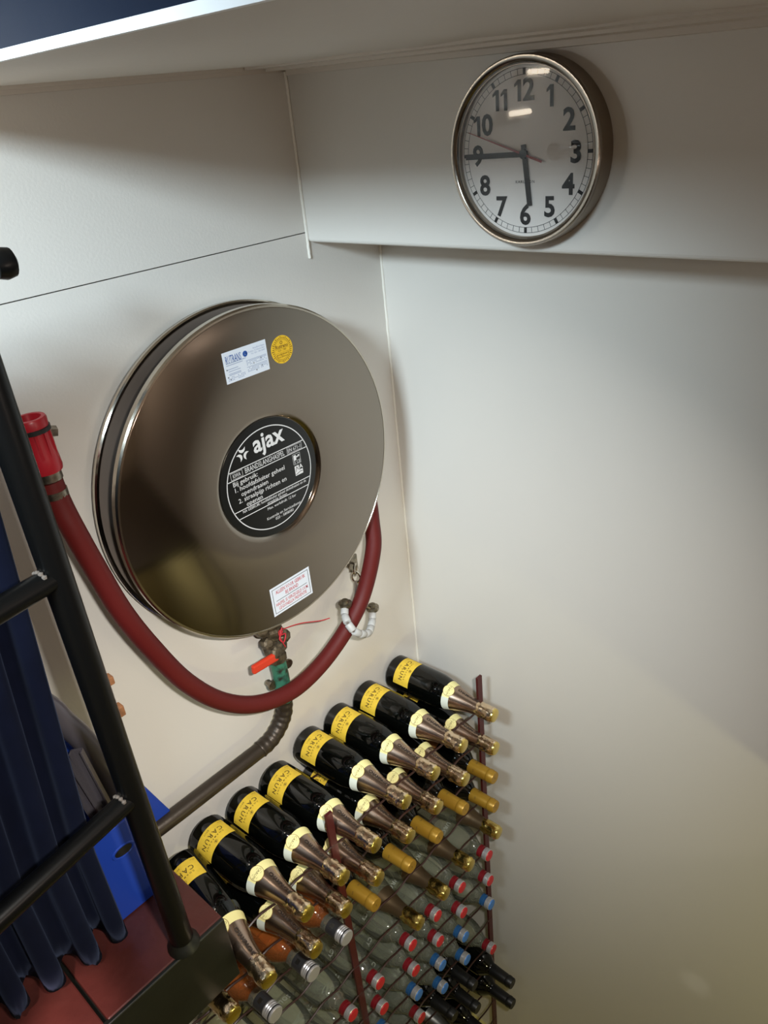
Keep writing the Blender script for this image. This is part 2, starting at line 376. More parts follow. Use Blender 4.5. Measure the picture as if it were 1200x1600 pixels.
# ================================================================== FIRE HOSE REEL
RX, RZ, RY = -1.4049, -.2481, -.2726
rl = thing('fire_hose_reel', 'round brushed steel fire hose reel with black centre plate on left wall', 'hose reel', W(RX, 0, RZ))
rm = Matrix.Rotation(math.radians(90), 4, 'X')   # local z -> -y (into the room), x -> x, y -> z
def rp(name, vf, m, smooth=False, parent=None): return obj(name, *xf(vf, rm), m, parent or rl, smooth)
def uu(pr): return [(s*U, r*U) for s, r in pr]
rp('front_disc', lathe(uu([(.222, .30), (.222, .975), (.228, .992), (.245, 1.0), (.262, .9985), (.2706, .990), (.2726, .982), (.2726, .40), (.2705, .388), (.258, .370), (.256, .368), (.254, .0)]), 128), M['steel'], True)
rp('front_rim', lathe(uu([(.226, .990), (.230, 1.004), (.262, 1.0045), (.2728, .996), (.2735, .986), (.2700, .984)]), 128), M['steel_rim'], True)
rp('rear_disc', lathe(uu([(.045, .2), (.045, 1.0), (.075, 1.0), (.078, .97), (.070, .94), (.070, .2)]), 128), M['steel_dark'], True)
rp('rear_rim', lathe(uu([(.045, .992), (.042, 1.006), (.05, 1.012), (.074, 1.012), (.082, 1.004), (.080, .990)]), 128), M['steel_rim'], True)
rp('drum', lathe(uu([(.07, .86), (.222, .86)]), 64), M['drum'], True)
rp('axle', lathe(uu([(.0, .24), (.045, .24)]), 48), M['drum'], True)
pl = rp('centre_plate', lathe(uu([(.2545, .0), (.2545, .366), (.2585, .366), (.2605, .357), (.2605, .0)]), 96), M['black_plate'], True)
ZT = .2612
mb = MB().add(*xf(ring2(.3155*U, .3215*U, 96, ZT*U), Matrix.Identity(4)))
def hline(v_, t=.0025, x0=None, x1=None):
    h = math.sqrt(max(0, .3185**2-v_**2))
    mb.add(*rect2((x0 if x0 is not None else -h)*U, (v_-t)*U, (x1 if x1 is not None else h)*U, (v_+t)*U, ZT*U))
for v_ in (.140, .088, -.108, -.158): hline(v_)
def frame2(x0, y0, x1, y1, t=.002):
    for a in ((x0, y0, x1, y0+t), (x0, y1-t, x1, y1), (x0, y0, x0+t, y1), (x1-t, y0, x1, y1)):
        mb.add(*rect2(a[0]*U, a[1]*U, a[2]*U, a[3]*U, ZT*U))
frame2(-.275, .094, -.19, .134); frame2(.15, .094, .268, .134); frame2(.185, .008, .245, .076)
rp('line_work', (mb.v, mb.f), M['white_ink'], parent=pl)
def put(s, u, v_, size, align='CENTER', bold=.0, w=None, sp=1.0):
    t = text(s, size*U, bold, sp, align, 2)
    if w: t = fit(t, w*U)
    return shift(t, u*U, v_*U, ZT*U)
rp('lettering', put('ajax', .028, .192, .150, bold=.022, w=.235), M['white_ink'], parent=pl)
mb = MB()
for tx in (('BRANDSLANGHASPEL', -.022, .099, .047, 'CENTER', .0, .30), ('KIWA', -.2325, .102, .034, 'CENTER', .0, .055), ('EN 671-1', .209, .102, .033, 'CENTER', .0, .1)):
    mb.add(*put(tx[0], tx[1], tx[2], tx[3], tx[4], tx[5], tx[6]))
for s_, u_, v_ in (('Bij gebruik:', -.272, .048), ('1. hoofdafsluiter geheel', -.272, .010), ('opendraaien', -.228, -.027), ('2. straalpijp richten en', -.255, -.064), ('openen', -.205, -.101)):
    mb.add(*put(s_, u_, v_+.002, .041, 'LEFT', .003))
mb.add(*put('NA GEBRUIK: hoofdafsluiter geheel dichtdraaien en de', .01, -.131, .024, w=.50, bold=.004))
mb.add(*put('straalpijp sluiten', .02, -.153, .024, bold=.004))
mb.add(*put('Max. werkdruk: 12 bar', .05, -.190, .025, bold=.002))
mb.add(*put('Kontrole en Servicedienst', .055, -.252, .026, bold=.002)); mb.add(*put('020 - 5808080', .055, -.277, .025, bold=.002))
rp('lettering', (mb.v, mb.f), M['white_ink'], parent=pl)
# emblem: three bold bent strokes around a centre
mb = MB()
for k in range(3):
    a = math.radians(90+120*k); ca, sa = math.cos(a), math.sin(a)
    pts = []
    for t in range(9):
        q = -1+2*t/8; x = .010+.016*q*q; y = .026*q; pts.append((x, y))
    for (x0, y0), (x1, y1) in zip(pts, pts[1:]):
        quad = [(x0, y0), (x0+.022, y0*1.15), (x1+.022, y1*1.15), (x1, y1)]
        mb.add([Vector(((x*ca-y*sa)*.82*U-.166*U, (x*sa+y*ca)*.82*U+.218*U, ZT*U)) for x, y in quad], [[0, 1, 2, 3]])
rp('emblem', (mb.v, mb.f), M['white_ink'], parent=pl)
# pictograms: hose reel with CE mark, hose with flame and letter A
mb = MB().add(*shift(rect2(.192*U, .035*U, .212*U, .068*U), 0, 0, ZT*U)).add(*shift(rect2(.212*U, .05*U, .228*U, .058*U), 0, 0, ZT*U))
mb.add(*xf(ring2(0.0001, .007*U, 16, 0), Matrix.Translation((.232*U, .058*U, ZT*U))))
mb.add(*shift(rect2(.195*U, .014*U, .199*U, .036*U), 0, 0, ZT*U))
mb.add(*put('CE', .226, .014, .026, bold=.0))
for a in ((.188, -.065, .222, -.002), (.222, -.065, .25, -.035)): mb.add(*shift(rect2(a[0]*U, a[1]*U, a[2]*U, a[3]*U), 0, 0, ZT*U))
mb.add(*put('A', .238, -.029, .04, bold=.02)); rp('pictogram', (mb.v, mb.f), M['white_ink'], parent=pl)
mb = MB()
for a, b in (((.195, -.04), (.204, -.008)), ((.204, -.008), (.216, -.03)), ((.192, -.058), (.23, -.046)), ((.23, -.046), (.246, -.05))):
    a = Vector((a[0]*U, a[1]*U, ZT*U+.0002)); b = Vector((b[0]*U, b[1]*U, ZT*U+.0002)); n_ = Vector((-(b-a).y, (b-a).x, 0)).normalized()*.0006
    mb.add([a-n_, b-n_, b+n_, a+n_], [[0, 1, 2, 3]])
rp('pictogram', (mb.v, mb.f), M['black_plate'], parent=pl)
# stickers on the disc face
def plate(name, u0, v0, u1, v1, m, label):
    o = rp(name, boxv((u0*U, v0*U, .2727*U), (u1*U, v1*U, .2727*U+.0004)), m); o['label'] = label; return o
ZK = .2727+.0018
def ink(parent, items, m, name='lettering'):
    mb = MB()
    for it in items: mb.add(*it)
    rp(name, (mb.v, mb.f), m, parent=parent)
def tk(s, u, v_, size, align='CENTER', bold=0., w=None):
    t = text(s, size*U, bold, 1.0, align, 1)
    if w: t = fit(t, w*U)
    return shift(t, u*U, v_*U, ZK*U)
def rk(x0, y0, x1, y1): return rect2(x0*U, y0*U, x1*U, y1*U, ZK*U)
u0, v0 = -.185, .637      # top-left of the inspection sticker, relative to the reel centre
st = plate('inspection_sticker', u0, v0, u0+.302, v0+.171, M['paper'], 'white inspection sticker with blue heading')
def R_(x, y): return u0+x*.302, v0+.171-y*.171
x, y = R_(.05, .30); ink(st, [tk('RUTRANS', x, y-.012, .060, 'LEFT', .006, .105)], M['blue_ink'])
x, y = R_(.50, .24); ink(st, [xf(ring2(.004*U, .0165*U, 24, ZK*U), Matrix.Translation((x*U, y*U, 0))), shift(rk(-.004, -.002, .012, .003), x*U, y*U)], M['blue_ink'], 'emblem')
its = []
for s_, xx, yy in (('Brandbeveiliging', .96, .17), ('Postbus 12 Amsterdam', .96, .25), ('Tel. 020 - 580 8080', .96, .33)): a, b = R_(xx, yy); its.append(tk(s_, a, b, .0125, 'RIGHT'))
for yy, x1 in ((.36, .5), (.42, .42), (.55, .30)): a, b = R_(.05, yy); c, d = R_(x1, yy+.02); its.append(rk(a, d, c, b))
for yy in (.62, .70, .74): a, b = R_(.08, yy); c, d = R_(.35, yy+.018); its.append(rk(a, d, c, b))
for k in range(14):
    for j in range(3):
        if random.random() < .75: a, b = R_(.5+.034*k, .5+.05*j); its.append(rk(a, b-.004, a+.007, b))
        if random.random() < .75: a, b = R_(.5+.034*k, .72+.05*j); its.append(rk(a, b-.004, a+.007, b))
        if k < 11 and random.random() < .7: a, b = R_(.05+.036*k, .80+.05*j); its.append(rk(a, b-.004, a+.007, b))
for yy in (.465, .68): a, b = R_(.49, yy); c, d = R_(.97, yy+.015); its.append(rk(a, d, c, b))
ink(st, its, M['grey_ink'])
its = []
for xx, yy in ((.05, .56), (.05, .80), (.10, .88), (.66, .62), (.84, .52), (.84, .78), (.70, .87)): a, b = R_(xx, yy); its.append(rk(a-.003, b-.003, a+.003, b+.003))
ink(st, its, M['black_ink'], 'tick_mark')
yu, yv = .225, .720
yo = rp('approval_sticker', xf(lathe([(.2727*U, .080*U), (.2727*U+.0004, .080*U), (.2727*U+.0004, 0)], 48), Matrix.Translation((yu*U, yv*U, 0))), M['yellow_sticker']); yo['label'] = 'yellow round approval sticker'
its = [xf(ring2(.056*U, .0575*U, 48, ZK*U), Matrix.Translation((yu*U, yv*U, 0))), xf(ring2(.006*U, .010*U, 20, ZK*U), Matrix.Translation((yu*U, (yv+.040)*U, 0)))]
its += [tk('Rutrans', yu, yv+.010, .030, bold=.02), tk('goedgekeurd', yu, yv-.030, .017, bold=.01), tk('brandblusser', yu, yv-.044, .015), tk('020 - 580', yu, yv-.008, .016)]
for yy in (.006, -.015): its.append(rk(yu-.05, yv+yy-.001, yu+.05, yv+yy))
for k in range(36):
    a = 2*math.pi*k/36
    its.append(xf(rect2(-.0022*U, .061*U, .0022*U, (.070 if k % 3 else .076)*U, ZK*U), Matrix.Translation((yu*U, yv*U, 0)) @ Matrix.Rotation(a, 4, 'Z')))
ink(yo, its, M['brown_ink'])
u0, v0 = -.172, -.905
ws = plate('warning_sticker', u0, v0, u0+.333, v0+.205, M['paper'], 'white sticker with red lettering')
cxx = u0+.1665
its = [tk('ALLEEN VOOR GEBRUIK', cxx, v0+.148, .038, bold=.008, w=.25), tk('BIJ BRAND', cxx+.005, v0+.113, .038, bold=.008, w=.11),
       tk('HASPEL IS VERZEGELD I.V.M.', cxx, v0+.062, .034, bold=.008, w=.275), tk('LEGIONELLA PREVENTIE', cxx, v0+.030, .034, bold=.008, w=.235)]
ink(ws, its, M['red_ink'])
a, b, c, d = u0+.014, v0+.014, u0+.319, v0+.191
its = [rk(a, b, c, b+.0035), rk(a, d-.0035, c, d), rk(a, b, a+.0035, d), rk(c-.0035, b, c, d), rk(a+.022, v0+.098, c-.022, v0+.1015)]
ink(ws, its, M['dark_gap'], 'line_work')

# ================================================================== FIRE HOSE + NOZZLE
ho = thing('fire_hose', 'red rubber fire hose hanging in a loop under the steel reel', 'hose', W(-1.75, -.2, -1.8))
HP = [(-.62, -.155, -.52), (-.545, -.17, -.76), (-.57, -.21, -.95), (-.627, -.25, -1.146), (-.78, -.25, -1.444), (-.989, -.25, -1.628), (-1.266, -.25, -1.76), (-1.544, -.25, -1.795), (-1.831, -.25, -1.699), (-2.068, -.25, -1.5), (-2.257, -.25, -1.217), (-2.402, -.25, -.868), (-2.498, -.25, -.575), (-2.556, -.24, -.29), (-2.598, -.23, -.05), (-2.615, -.21, .1), (-2.622, -.20, .225)]
obj('hose', *tube(rel(catmull([W(*q) for q in HP], 10), ho), .0172, 18), M['hose'], ho, True)
NP = [W(-2.621, -.2, .20), W(-2.627, -.2, .53)]
nd = (NP[1]-NP[0]).normalized(); nmx = Matrix.Translation(NP[0]-ho.location) @ nd.to_track_quat('Z', 'Y').to_matrix().to_4x4()
obj('ferrule', *xf(lathe(uu([(.035, .05), (.035, .063), (.085, .063), (.085, .05)]), 24), nmx), M['zinc'], ho, True)
nz = obj('nozzle', *xf(lathe(uu([(.075, .06), (.08, .074), (.10, .078), (.15, .076), (.20, .069), (.285, .066), (.29, .074), (.335, .077), (.345, .072), (.345, .055), (.31, .05)]), 28), nmx), M['nozzle'], ho, True)
mb = MB()
for k in range(10):
    a = 2*math.pi*k/10
    mb.add(*xf(boxv((-.006*U, .064*U, .14*U), (.006*U, .075*U, .275*U)), Matrix.Rotation(a, 4, 'Z')))
obj('grip_rib', *xf((mb.v, mb.f), nmx), M['nozzle'], nz)
obj('rubber_ring', *xf(lathe(uu([(.276, .068), (.278, .08), (.298, .08), (.300, .068)]), 28), nmx), M['rubber'], nz, True)
cl_ = MB().add(*xf(lathe(uu([(-.055, .059), (-.055, .063), (-.02, .063), (-.02, .059)]), 24), nmx))
cl_.add(*xf(boxv((-.02*U, -.08*U, -.06*U), (.03*U, -.058*U, -.015*U)), nmx))
obj('hose_clamp', cl_.v, cl_.f, M['zinc'], ho, True)
hb = obj('nozzle_bracket', *bar(W(-2.56, .0, .405)+Vector((0, .0, 0)), W(-2.585, -.165, .43), (0, 0, 1), .022, .010), M['zinc'])
mbk = MB().add(*bar(W(-2.56, -.002, .405), W(-2.56, -.13, .43), (0, 0, 1), .022, .006)).add(*bar(W(-2.565, -.06, .43), W(-2.475, -.09, .405), (0, 0, 1), .02, .010))
bpy.data.objects.remove(hb)
tag(obj('nozzle_bracket', mbk.v, mbk.f, M['zinc']), 'small grey metal wall bracket behind the red hose nozzle', 'bracket')

# ================================================================== WATER PIPE, VALVE
wp = thing('water_pipe', 'dark bent water pipe with flaking green paint and red valve lever under reel', 'pipe', W(-1.6, -.12, -2.1))
A = catmull([W(*q) for q in [(-2.735, -.085, -2.235), (-2.5, -.10, -2.225), (-2.112, -.115, -2.21), (-1.80, -.12, -2.205)]], 8)
B = catmull([W(*q) for q in [(-1.80, -.12, -2.205), (-1.70, -.12, -2.19), (-1.606, -.12, -2.13), (-1.548, -.12, -2.05), (-1.525, -.12, -1.95)]], 8)
G = catmull([W(*q) for q in [(-1.525, -.12, -1.95), (-1.513, -.12, -1.80), (-1.513, -.12, -1.70), (-1.518, -.12, -1.58)]], 8)
obj('pipe_run', *tube(rel(A, wp), .0165, 16), M['pipe'], wp, True)
obj('pipe_bend', *tube(rel(B, wp), [.0178+.0008*math.sin(i*1.6) for i in range(len(B))], 16), M['pipe'], wp, True)
o = obj('pipe_riser', *tube(rel(G, wp), .0168, 16), M['pipe_green'], wp, True); o['label'] = 'flaking green painted riser'
vm = Matrix.Translation(W(-1.52, -.12, -1.60)-wp.location)
vb = obj('valve_body', *xf(lathe(uu([(0, .05), (.0, .07), (.05, .072), (.055, .06), (.085, .065), (.09, .085), (.13, .09), (.17, .085), (.18, .06), (.20, .075), (.26, .08), (.275, .06), (.30, .07), (.36, .07), (.36, .04)]), 8), vm), M['grime'], wp)
mb = MB()
for (x, y, z, r) in ((-.075, -.04, .20, .04), (.07, -.03, .17, .045), (-.04, -.07, .12, .045), (-.085, -.02, .30, .045), (.03, -.07, .24, .03)):
    mb.add(*xf(lathe(uu([(-.03, .0), (-.028, r), (.02, r), (.03, r*.6), (.03, 0)]), 8), vm @ Matrix.Translation((x*U, y*U, z*U)) @ Matrix.Rotation(1.2, 4, 'X')))
obj('valve_nut', mb.v, mb.f, M['grime'], vb)
lv = MB().add(*bar(rel([W(-1.56, -.20, -1.50)], wp)[0], rel([W(-1.775, -.20, -1.485)], wp)[0], (0, 0, 1), .010, .020))
bevel(obj('lever', lv.v, lv.f, M['lever'], wp), .004, 2)
sw = [(-1.50, -.22, -1.46), (-1.525, -.225, -1.39), (-1.53, -.22, -1.32), (-1.479, -.22, -1.324), (-1.344, -.22, -1.364), (-1.179, -.22, -1.442), (-1.092, -.22, -1.472)]
mb = MB().add(*tube(rel(catmull([W(*q) for q in sw], 6), wp), .0011, 6))
mb.add(*tube(rel(catmull([W(-1.50, -.22, -1.33), W(-1.545, -.235, -1.36), W(-1.52, -.24, -1.40), W(-1.485, -.225, -1.36), W(-1.53, -.23, -1.34), W(-1.50, -.22, -1.30)], 6), wp), .0013, 6))
obj('seal_wire', mb.v, mb.f, M['red_ink'], wp, True)
for nm, x in (('pipe_clip', -1.59), ('pipe_clip', -1.43)):
    c = W(x, -.10, -1.78 if x < -1.5 else -1.70)-wp.location
    mb = MB().add(*xf(lathe(uu([(-.04, .0), (-.04, .022), (.0, .022), (.005, .035), (.02, .035), (.02, 0)]), 10), Matrix.Translation(c) @ Matrix.Rotation(math.radians(90), 4, 'X')))
    mb.add(*bar(c, c+Vector((.02 if x < -1.5 else -.02, .0, 0)), (0, 0, 1), .006, .012))
    obj(nm, mb.v, mb.f, M['zinc'], wp)

# ================================================================== HOSE GUIDE (roller ring)
hg = thing('hose_guide', 'grey roller ring on a wall hook guiding the red hose', 'hose guide', W(-.72, -.04, -1.4))
def g(x, y, z): return W(x, y, z)-hg.location
rx90 = Matrix.Rotation(math.radians(90), 4, 'X')
mb = MB().add(*xf(lathe(uu([(-.035, .05), (.0, .05), (.012, .038), (.012, 0)]), 14), Matrix.Translation(g(-.652, -.035, -1.31)) @ rx90))
mb.add(*bar(g(-.645, -.04, -1.25), g(-.655, -.05, -1.37), (0, 1, 0), .024, .004))
obj('wall_mount', mb.v, mb.f, M['zinc'], hg)
def link(c, r, th, rot):
    P = [c+rot @ Vector((math.cos(a)*r*.7, 0, math.sin(a)*r)) for a in [2*math.pi*k/16 for k in range(17)]]
    return tube(P, th, 6)
obj('chain_link', *link(g(-.662, -.075, -1.35), .014, .0028, Matrix.Rotation(.5, 3, 'Z')), M['steel_rim'], hg, True)
obj('chain_link', *link(g(-.675, -.085, -1.405), .014, .0028, Matrix.Rotation(2.0, 3, 'Z')), M['steel_rim'], hg, True)
obj('strap', *tube([g(-.685, -.09, -1.43), g(-.72, -.115, -1.50), g(-.765, -.14, -1.56)], .0035, 8), M['steel_dark'], hg, True)
mb = MB().add(*bar(g(-.925, -.2, -1.455), g(-.765, -.145, -1.56), (0, 0, 1), .014, .004)).add(*bar(g(-.765, -.145, -1.56), g(-.645, -.2, -1.655), (0, 0, 1), .014, .004))
for q in ((-.915, -.2, -1.46), (-.655, -.2, -1.645)):
    mb.add(*xf(lathe(uu([(-.02, .0), (-.02, .045), (-.008, .05), (.008, .05), (.012, .03), (.03, .026), (.03, 0)]), 12), Matrix.Translation(g(*q))))
obj('crossbar', mb.v, mb.f, M['zinc'], hg)
BP = catmull([g(*q) for q in [(-.925, -.205, -1.475), (-.965, -.235, -1.50), (-1.001, -.29, -1.52), (-1.015, -.335, -1.548), (-.998, -.352, -1.588), (-.942, -.352, -1.645), (-.85, -.33, -1.705), (-.765, -.28, -1.715), (-.70, -.235, -1.695), (-.665, -.205, -1.665)]], 10)
obj('bead_rod', *tube(BP, .0028, 6), M['steel_dark'], hg, True)
acc = [0]
for a, b in zip(BP, BP[1:]): acc.append(acc[-1]+(b-a).length)
def at(s):
    for i in range(len(acc)-1):
        if acc[i+1] >= s: return BP[i].lerp(BP[i+1], (s-acc[i])/(acc[i+1]-acc[i]))
    return BP[-1]
for k in range(9):
    a = at(acc[-1]*(k+.06)/9); b = at(acc[-1]*(k+.94)/9); d = b-a
    mx = Matrix.Translation(a) @ d.to_track_quat('Z', 'Y').to_matrix().to_4x4(); L = d.length
    obj('roller', *xf(lathe([(0, .003), (0, .0075), (L*.08, .0085), (L*.92, .0085), (L, .0075), (L, .003)], 14), mx), M['bead_grey'], hg, True)

# wall tabs beside the railing
for i, (x, z) in enumerate(((-2.592, -1.08), (-2.588, -1.307))):
    v, f = bar(W(x, -.001, z), W(x, -.06, z), (0, 0, 1), .011, .021 if i else .016)
    tag(bevel(obj('wall_tab', v, f, M['wood']), .002), ('upper' if not i else 'lower')+' brown tab on the left wall right of the black post', 'tab')

# ================================================================== RAILING
F = W(-2.968, -.892, -2.20)
ra = thing('railing', 'black tubular steel railing post with two bars on the red landing', 'railing', F)
obj('post', *tube([Vector((0, 0, .002)), Vector((0, 0, .6)), Vector((0, 0, 3.52*U))], .0180, 24), M['rail'], ra, True)
obj('post_foot', *lathe([(.0, .026), (.006, .025), (.012, .021), (.018, .0185)], 20), M['fascia'], ra, True)
ca, sa = -math.cos(rad(10)), -math.sin(rad(10))
for z in (.13, -1.085):
    p = Vector((ca*.010, sa*.010, (z+2.2)*U)); q = p+Vector((ca, sa, 0))*.62
    o = obj('bar', *tube([p, p.lerp(q, .5), q], .0150, 18), M['rail'], ra, True)
    mb = MB()
    for k in range(4):
        a = .9+.42*k; c = p+Vector((ca, sa, 0))*.010+Vector((-sa*math.cos(a), ca*math.cos(a), math.sin(a)))*.0150
        mb.add(*xf(lathe([(-.003, 0), (-.0015, .0032), (.0015, .0032), (.003, 0)], 6), Matrix.Translation(c)))
    obj('weld', mb.v, mb.f, M['steel_dark'], o, True)
p = Vector((0, 0, 3.52*U)); obj('handrail', *tube([p, p+Vector((ca, sa, 0))*.62], .0205, 18), M['rail'], ra, True)
q = Vector((ca, sa, 0))*.60
obj('post', *tube([q+Vector((0, 0, .002)), q+Vector((0, 0, 3.52*U))], .0205, 18), M['rail'], ra, True)

# ================================================================== CURTAIN
cu_ = thing('curtain', 'dark blue velvet curtain hanging in folds behind the black railing', 'curtain', W(-3.6, -.62, -2.1))
NV, NU = 26, 220; v = []; f = []
random.seed(3); ph = [random.uniform(-.5, .5) for _ in range(40)]
for j in range(NV+1):
    t = j/NV
    for i in range(NU+1):
        s = i/NU; n_ = s*9.5; k = int(n_); p_ = ph[k]*(1-(n_-k))+ph[k+1]*(n_-k)
        w_ = 2*math.pi*(n_+p_*.5)
        xr = -2.955-.20*min(1, t*1.25)**1.1          # the leading edge drifts left towards the hem
        x = xr-s*1.75-.017*math.sin(2*w_)*(.3+.7*t)
        y = -.60-(.062+.03*p_)*math.cos(w_)*(.45+.55*t)+.02*math.sin(w_*.37+1)
        zt = 1.18; zb = -2.06-(.085+.05*ph[(k+7) % 30])*abs(math.cos(w_/2))**.6+.20*s
        v.append(W(x, y, zt+(zb-zt)*t)-cu_.location)
for j in range(NV):
    for i in range(NU):
        a = j*(NU+1)+i; f.append([a, a+1, a+NU+2, a+NU+1])
co = obj('cloth', v, f, M['velvet'], cu_, True, auto=180)
sm = co.modifiers.new('thick', 'SOLIDIFY'); sm.thickness = .003; sm.offset = 0
mb = MB()
rd = thing('curtain_rod', 'black curtain rod end knob at the left edge above the curtain', 'curtain rod', W(-2.9, -.60, 1.25))
obj('rod', *tube([Vector((.06, 0, 0)), Vector((-.55, 0, 0))], .008, 12), M['rail'], rd, True)
obj('knob', *xf(lathe([(.0, .006), (.004, .015), (.014, .018), (.024, .016), (.028, .008), (.029, 0)], 18), Matrix.Translation(Vector((.05, 0, 0))) @ Matrix.Rotation(math.radians(90), 4, 'Y')), M['rail'], rd, True)
for k in range(8):
    cpos = Vector((.0-.07*k, 0, 0)); P = [cpos+Vector((0, math.cos(a)*.011, math.sin(a)*.013-.004)) for a in [2*math.pi*i/14 for i in range(15)]]
    obj('ring', *tube(P, .0014, 6), M['rail'], rd, True)
obj('bracket', *bar(Vector((-.45, 0, .0)), Vector((-.45, .18, .0)), (0, 0, 1), .012, .012), M['rail'], rd)

# ================================================================== BLUE BIN AND TUBES
bn = thing('storage_bin', 'blue plastic bin with a hand hole behind the black railing post', 'bin', W(-3.1, -.3, -2.2))
def bq(P, th, n):   # plate from quad, thickness along n
    P = rel([W(*q) for q in P], bn); n = Vector(n)*th; k = len(P)
    return P+[p+n for p in P], [list(range(k)), list(range(k, 2*k))[::-1]]+[[i, i+k, (i+1) % k+k, (i+1) % k] for i in range(k)]
fp = obj('front_panel', *bq([(-3.19, -.51, -2.195), (-2.905, -.51, -2.195), (-2.915, -.51, -1.57), (-3.19, -.51, -1.57)], .008, (0, 1, 0)), M['blue_plastic'], bn); bevel(fp, .002)
hm = Matrix.Translation(W(-2.978, -.5105, -1.75)-bn.location) @ rx90
h = lathe([(-.001, .010), (.0008, .010), (.0008, 0)], 20); h = ([Vector((p.x*1.5, p.y*.85, p.z)) for p in h[0]], h[1])
obj('hand_hole', *xf(h, hm), M['rubber'], fp)  # dark disc on the solid panel, its colour gives the shade of an opening
mb = MB()
h = lathe([(.0, .0105), (.0018, .0115), (.0018, .0135), (.0, .0145)], 20); h = ([Vector((p.x*1.45, p.y*.88, p.z)) for p in h[0]], h[1])
obj('hole_rim', *xf(h, hm), M['blue_plastic'], fp, True)
bevel(obj('back_panel', *bq([(-3.3, -.09, -2.195), (-2.62, -.09, -2.195), (-2.485, -.09, -2.30), (-2.485, -.09, -2.24), (-2.83, -.09, -1.23), (-2.92, -.09, -1.16), (-3.3, -.09, -1.16)], .008, (0, 1, 0)), M['blue_plastic'], bn), .002)
bevel(obj('side_panel', *bq([(-2.905, -.505, -2.195), (-2.75, -.09, -2.195), (-2.62, -.09, -1.85), (-2.80, -.36, -1.62), (-2.915, -.505, -1.57)], .006, (-1, .5, 0)), M['blue_plastic'], bn), .001)
obj('base', *bq([(-3.19, -.50, -2.197), (-2.905, -.50, -2.197), (-2.75, -.09, -2.197), (-3.3, -.09, -2.197)], .005, (0, 0, 1)), M['blue_plastic'], bn)
tag(obj('metal_tube', *tube(catmull([W(-3.25, -.27, -.42), W(-3.03, -.29, -.80), W(-2.974, -.30, -.955), W(-2.921, -.30, -1.10), W(-2.879, -.30, -1.275), W(-2.853, -.31, -1.45), W(-2.86, -.31, -1.75), W(-2.90, -.31, -2.16)], 8), .0185, 16), M['dark_tube'], smooth=True), 'thick dark grey curved tube leaning in the blue bin', 'tube')
for k, (dx, lab) in enumerate(((0, 'dark grey flat metal channel nearest the curtain in the blue bin'), (.075, 'dark grey flat metal channel right beside the thick tube in the bin'))):
    p, q = W(-3.055+dx, -.36-.01*k, -1.10), W(-2.985+dx*.7, -.37-.01*k, -1.62)
    q2 = p+(q-p)*2.0
    o = thing('metal_channel', lab, 'metal channel', q2)
    obj('web', *bar(p-q2, q2-q2, (1, -1, .3), .004, .017), M['dark_tube'], o)
    s_ = (q2-p).normalized().cross(Vector((1, -1, .3))).normalized()*.0
    w_ = (q2-p).normalized().cross(Vector((1, -1, .3))).normalized(); u_ = w_.cross((q2-p).normalized()).normalized()
    for sg in (-1, 1):
        off = u_*.0085*sg+w_*.004
        obj('flange', *bar(p-q2+off, off, (1, -1, .3), .010, .0025), M['dark_tube'], o)
# small lamps on the left wall beyond the frame (they glint in the clock glass and the bottles)
for i, (x, z, L) in enumerate(((-3.05, 1.50, .20), (-3.30, 1.76, .24))):
    t = thing('wall_lamp', ('lower' if i == 0 else 'upper')+' small tube lamp on the left wall outside the frame', 'lamp', W(x, 0, z))
    obj('holder', *boxv((-.045, -.018, -.012), (.045, -.001, .012)), M['lip'], t)
    obj('tube', *tube([Vector((-.038, -.024, 0)), Vector((.038, -.024, 0))], .0055, 10), M['tube_lamp'], t, True)

# ================================================================== BOTTLE RACK
rk_ = thing('bottle_rack', 'dark red metal wall rack of flat posts and wavy wires full of bottles', 'rack', W(-1.6, -.8, -7.55))
CX_ = [-.30, -.69, -1.015, -1.33, -1.71, -2.005, -2.31, -2.63, -2.93, -3.22]
ROW = lambda r: -2.56-.33*(r-1)
for x in (-.185, -1.825, -3.40):
    for y in (-.80, -.20):
        obj('post', *bar(W(x, y, -7.55)-rk_.location, W(x, y, -2.33 if y < -.5 else -2.66)-rk_.location, (0, 1, 0), .0165, .006), M['rack'], rk_)
for r in range(1, 15):
    for y, dz_, am, rad_ in ((-.805, -.082, .016, .0023), (-.20, -.162, .012, .0023)):
        P = []; x = -.16
        while x > -3.42:
            ph_ = 0
            for a, b in zip([.02]+CX_, CX_):
                if b <= x <= a: ph_ = (a-x)/(a-b)
            P.append(W(x, y, ROW(r)+dz_+am*(1-math.cos(2*math.pi*ph_))*.9-am*.2)-rk_.location); x -= .033
        obj('front_wire' if y < -.5 else 'rear_wire', *tube(P, rad_, 6), M['wire'], rk_, True)

# ------------------------------------------------------------------ bottle builders (local z = from base to mouth)
LC = math.radians(90+26)      # label centre angle: up and a little to the left
def wrap(vf, r, a0, s0, dr=.0006, along=False):
    out = []
    for p in vf[0]:
        if along: a = a0-p.y/r; s = s0+p.x; rr = r(s) if callable(r) else r
        else: a = a0+p.x/r; s = s0+p.y
        rr = r
        out.append(Vector(((rr+dr)*math.cos(a), (rr+dr)*math.sin(a), s)))
    return out, vf[1]
def wrapf(vf, rf, a0, s0, dr=.0009):      # text running along the axis of a tapering neck
    out = []
    for p in vf[0]:
        s = s0+p.x; r = rf(s); a = a0-p.y/r
        out.append(Vector(((r+dr)*math.cos(a), (r+dr)*math.sin(a), s)))
    return out, vf[1]
def interp(prof):
    def q(s):
        for (s0, r0), (s1, r1) in zip(prof, prof[1:]):
            if s0 <= s <= s1: return r0+(r1-r0)*(s-s0)/max(1e-9, s1-s0)
        return prof[-1][1]
    return q
